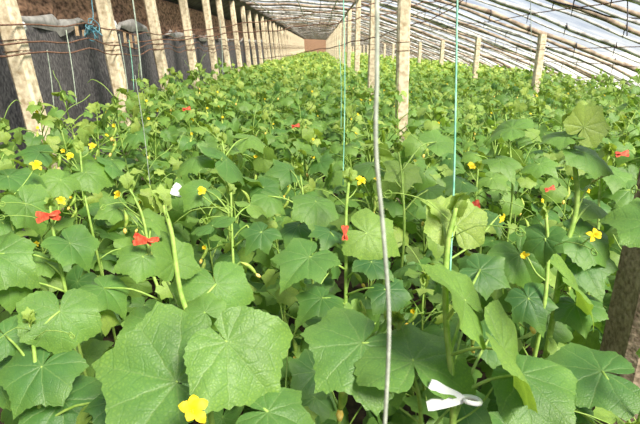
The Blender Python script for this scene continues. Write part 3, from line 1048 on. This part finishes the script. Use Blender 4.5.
LX = [(-1.8, .018), (-1.2, .008), (-.6, .018), (0, .008), (.4, .016), (.86, .028), (1.5, .007), (2.2, .007), (3.0, .006), (4.3, .006), (5.1, .006), (5.9, .006)]
for k, (x, rad) in enumerate(LX):
    mb = MB()
    yv = np.linspace(.6, Y1 - .1, 90)
    pts = [(x + .02 * math.sin(y * .8 + k), y, zr(x) - .06 - rad + .012 * math.sin(y * 1.7 + k)) for y in yv]
    tube(mb, pts, rad, 6)
    nm = 'bamboo_purlin' if rad > .013 else 'roof_wire'
    o = mb.build(nm, 'bamboo' if rad > .02 else ('bamboo_grey' if rad > .013 else 'rust'))
    tag(o, f'{"bamboo purlin" if rad > .013 else "rusty roof wire"} running the length of the roof, {ORD[k]} counted from the wall', 'purlin' if rad > .013 else 'wire', 'lengthwise poles and wires under the roof')


def wire(name, pts, rad, matn, label, cat, group=None, amp=.0, n=14, sides=6):
    p = spline(pts, n)
    if amp:
        i = np.arange(len(p))
        p = p + np.stack([np.zeros(len(p)), np.zeros(len(p)), amp * (np.sin(i * .55) + .6 * np.sin(i * 1.37 + 1))], -1)
        p[0], p[-1] = pts[0], pts[-1]
    mb = MB()
    tube(mb, p, rad, sides)
    return tag(mb.build(name, matn), label, cat, group)


for k, (z, amp, lab) in enumerate(((1.83, .02, 'uppermost'), (1.69, .025, 'middle'), (1.61, .025, 'lowest'))):
    pts = [(-2.17 - .085 * z + .085, .9, z)] + [(-2.17 - .085 * z + .085, 3.92 + 1.75 * j, z + .02 * math.sin(j * 2.4 + k)) for j in range(40)]
    wire('trellis_wire', pts, .0065, 'rust', f'{lab} rusty wire strung along the leaning wall posts', 'wire', 'rusty wires along the wall posts', amp * 1.1, 9)
wire('trellis_wire', [(-2.25, 7.42, 1.84), (-1.1, 7.42, 1.97), (.3, 7.4, 2.16), (1.4, 7.4, 2.36), (2.25, 7.4, 2.38)], .007, 'rust', 'upper rusty wire crossing the house from third wall post to the roof', 'wire', 'rusty wires crossing the house', .012)
wire('trellis_wire', [(-2.2, 5.72, 1.69), (-1.0, 5.8, 1.80), (.0, 5.9, 1.90), (.75, 5.95, 2.02), (1.46, 6.0, 2.19), (2.6, 6.0, 2.28)], .006, 'rust', 'rusty wire crossing from the second wall post to the roof', 'wire', 'rusty wires crossing the house', .012)
wire('trellis_wire', [(-2.2, 16.2, 1.33), (-1.0, 12, 1.45), (0, 8.2, 1.63), (.62, 6.2, 1.77), (1.3, 5.6, 2.0), (1.9, 5.2, 2.40)], .006, 'rust', 'lowest rusty wire crossing the crop up past the front mid post', 'wire', 'rusty wires crossing the house', .010)
wire('roof_cable', [tuple(at(525, -8, 5.6)), tuple(at(560, 3, 5.6)), tuple(at(590, 10, 5.6)), tuple(at(612, 17, 5.6)), tuple(at(645, 19, 5.6)), tuple(at(675, 26, 5.6))], .010, 'darkwire', 'dark sagging cable under the roof in the top right corner', 'cable')

# strings
wire('hanging_string', [tuple(at(377, -14, .40)), tuple(at(377, 70, .40)), tuple(at(376, 150, .41)), tuple(at(384, 240, .42)), tuple(at(389, 330, .44)), tuple(at(384, 440, .46))], 0.0019, 'string_grey', 'close grey twine hanging down through the middle of the photo', 'string', None, 0, 10, 8)
wire('hanging_string', [tuple(at(458, -40, .97)), tuple(at(456, 80, .97)), tuple(at(454, 180, .96)), tuple(at(450, 275, .95))], .0021, 'string_green', 'sea green twine hanging to the near plant with the white clip', 'string', 'strings holding up the plants', 0, 12)
SS = [(343, -20, 343, 185, 1.6, .0018, 'string_green', 'sea green twine hanging to the plant behind the grey twine'),
      (339, 40, 341, 130, 2.6, .0018, 'string_green', 'thin green twine beside the far mid posts'),
      (131, -12, 142, 80, 3.6, .0055, 'string_pale', 'pale thick twine hanging between second and third wall posts'),
      (47, 50, 54, 108, 4.1, .0045, 'string_pale', 'pale thin twine nearest the first wall post'),
      (66, 30, 77, 106, 4.2, .0045, 'string_pale', 'pale thin twine midway between first and second wall posts'),
      (119, 34, 128, 92, 4.6, .0045, 'string_pale', 'pale thin twine just beyond the second wall post'),
      (129, 40, 134, 90, 4.7, .0035, 'string_green', 'green thread just beyond the second wall post'),
      (220, 20, 223, 75, 6.0, .0045, 'string_pale', 'pale twine hanging beside the fifth wall post'),
      (135, 75, 150, 185, 2.4, .0018, 'string_pale', 'pale thread rising from the plant with red clip'),
      (627, -20, 627, 36, 4.8, .006, 'darkwire', 'dark tie dangling from the roof at the right edge'),
      (530, -10, 531, 60, 5.0, .003, 'string_pale', 'pale thread hanging beside the first short post')]
for (x0, y0, x1, y1, zc, rad, mt, lab) in SS:
    a, b_ = at(x0, y0, zc), at(x1, y1, zc)
    wire('hanging_string', [tuple(a), tuple((a + b_) / 2 + [.006, 0, 0]), tuple(b_)], rad, mt, lab, 'string', 'strings holding up the plants', 0, 6, 5)
# blue tangle tied up near the second post
c = at(93, 28, 4.85)
mb = MB()
r = np.random.default_rng(5)
pp = [at(91, -14, 4.9), at(92, 4, 4.9), at(93, 18, 4.85)] + [c + r.normal(0, 1, 3) * [.05, .03, .06] for _ in range(26)]
tube(mb, spline(pp, 4), .0045, 5)
tag(mb.build('twine_tangle', 'string_blue'), 'blue plastic twine tangle hanging by the second wall post', 'twine')
# white lumps and pegs on the sheet
def lump(px, py, zc, rad, label):
    c = at(px, py, zc)
    r = np.random.default_rng(int(px))
    V, F = [], []
    for i in range(7):
        a = PI * i / 6
        for j in range(10):
            b = 2 * PI * j / 10
            d = rad * (1 + .18 * r.normal() if 0 < i < 6 else 1)
            V.append(c + d * np.array([math.sin(a) * math.cos(b) * .8, math.sin(a) * math.sin(b) * .8, math.cos(a) * 1.25]))
    for i in range(6):
        for j in range(10):
            F.append((i * 10 + j, i * 10 + (j + 1) % 10, (i + 1) * 10 + (j + 1) % 10, (i + 1) * 10 + j))
    mb = MB()
    mb.add(V, F)
    return tag(mb.build('cloth_knot', 'white'), label, 'knot')


lump(23, 28, 3.75, .036, 'white cloth knot tied to the wire on the first wall post')
lump(114, 25, 5.4, .040, 'small white cloth knot at the second wall post')
for k, (px, py, h) in enumerate(((77, 31, 9), (84, 33, 6), (125, 38, 11), (131, 41, 13), (136, 40, 8))):
    ray = at(px, py, 1.0) - CAM
    zc = -2.64 / ray[0]
    c = CAM + zc * ray
    mb = MB()
    s = h * zc / FPX / 2
    box(mb, c + [-.016, -.008, -s], c + [-.002, .008, s])
    box(mb, c + [.002, -.008, -s], c + [.016, .008, s])
    box(mb, c + [-.016, -.004, s * .2], c + [.016, .004, s * .45])
    tag(mb.build('clothes_peg', 'tan', smooth=False), f'small tan peg clipped to the dark sheet, {ORD[k]} counted from the first wall post', 'peg', 'tan pegs on the sheet')


# plant clips: a ring round the stem and two grips that splay
def clip(px, py, zc, size, ang, matn, label, group, spread=.5, jaws=True, wid=1.0):
    c = at(px, py, zc)
    root = empty('plant_clip', c)
    tag(root, label, 'clip', group)
    s = size * zc / FPX
    d = math.cos(ang) * RT + math.sin(ang) * UPV
    e = -math.sin(ang) * RT + math.cos(ang) * UPV
    nn = -FW
    mb = MB()
    rp = [(-d * .18 * s) + .17 * s * (math.cos(w) * d + math.sin(w) * nn) for w in np.linspace(.4, 2 * PI - .4, 12)]
    tube(mb, rp, .05 * s, 6)
    mb.build('ring', matn, root)
    for sg in (-1, 1):
        g = MB()
        dd = norm(d + sg * spread * e)
        ee = norm(np.cross(dd, nn))
        V = []
        for u, wd in ((0, .10), (.2, .12), (.5, .12), (.8, .14), (.95, .11)):
            for q in (-1, 1):
                for h in (-1, 1):
                    V.append(dd * u * s * .72 + ee * wd * wid * s * q + nn * h * .03 * s + nn * .02 * s * math.sin(u * 30))
        F = []
        for i in range(4):
            b = i * 4
            F += [(b, b + 4, b + 5, b + 1), (b + 2, b + 3, b + 7, b + 6), (b, b + 2, b + 6, b + 4), (b + 1, b + 5, b + 7, b + 3)]
        F += [(0, 1, 3, 2), (16, 18, 19, 17)]
        g.add(V, F)
        g.build('grip', matn, root, smooth=False)
        if not jaws:
            continue
        j = MB()
        dj = norm(-d + sg * .35 * e)
        ej = norm(np.cross(dj, nn))
        V = [dj * u * s + ej * wd * s * q + nn * h * .06 * s for u, wd in ((.05, .10), (.22, .13), (.40, .12), (.50, .08)) for q in (-1, 1) for h in (-1, 1)]
        F = []
        for i in range(3):
            b = i * 4
            F += [(b, b + 4, b + 5, b + 1), (b + 2, b + 3, b + 7, b + 6), (b, b + 2, b + 6, b + 4), (b + 1, b + 5, b + 7, b + 3)]
        F += [(0, 1, 3, 2), (12, 14, 15, 13)]
        j.add(V, F)
        j.build('jaw', matn, root, smooth=False)
    return root


clip(462, 399, .90, 52, PI - .12, 'white', 'white plastic clip on the thick stem of the near plant', 'plant clips', .34, False, .75)
clip(188, 196, 1.9, 26, PI - .5, 'white', 'white plastic clip beside a yellow flower in mid crop', 'plant clips', .2)
for (px, py, zc, sz, an, lab) in ((50, 216, 1.46, 21, PI + .1, 'red plastic clip above a yellow-green leaf by the left edge'),
                                  (148, 241, 1.55, 22, PI - .15, 'red plastic clip, the biggest and brightest, on a stem of the left half'),
                                  (345, 234, 1.5, 13, PI / 2, 'dark red clip on the stem behind the grey twine'),
                                  (479, 209, 1.80, 14, PI / 2 + .5, 'orange-red clip beside the sea green twine'),
                                  (549, 189, 1.25, 9, .3, 'tiny red clip on the slim plant near the tall pale crown'),
                                  (621, 154, 1.7, 12, .1, 'red plastic clip near the right edge of the photo'),
                                  (186, 109, 3.2, 7, .2, 'small red clip over the crop below the third wall post'),
                                  (295, 126, 2.9, 7, .2, 'small red clip in mid crop, above the pale broad leaf')):
    clip(px, py, zc, sz, an, 'red', lab, 'plant clips', .28)

# ------------------------------------------------------------------ light
w = bpy.data.worlds.new('World')
scene.world = w
w.use_nodes = True
nt = w.node_tree
nt.nodes.clear()
b = NB(nt)
out = b.n('ShaderNodeOutputWorld')
bg = b.n('ShaderNodeBackground')
tc = b.n('ShaderNodeTexCoord')
sx = b.n('ShaderNodeSeparateXYZ')
b.l(tc.outputs['Generated'], sx.inputs[0])
colr = b.ramp(sx.outputs[2], [(0.0, (.66, .72, .80)), (.10, (.53, .64, .81)), (.5, (.54, .66, .86)), (1.0, (.57, .67, .85))])
b.l(colr, bg.inputs[0])
bg.inputs[1].default_value = 0.56
b.l(bg.outputs[0], out.inputs[0])
sd = bpy.data.lights.new('sun', 'SUN')
sd.energy = 6.6
sd.angle = math.radians(18)
sd.color = (1.0, .92, .75)
so = bpy.data.objects.new('sun', sd)
COL.objects.link(so)
so.rotation_euler = Vector((-SUN[0], -SUN[1], -SUN[2])).to_track_quat('-Z', 'Y').to_euler()

vs = scene.view_settings
vs.view_transform = 'Standard'
vs.look = 'None'
vs.gamma = 1
vs.use_curve_mapping = False
vs.exposure = 0.74
scene.cycles.max_bounces = 8
scene.cycles.transparent_max_bounces = 12
scene.cycles.sample_clamp_indirect = 4
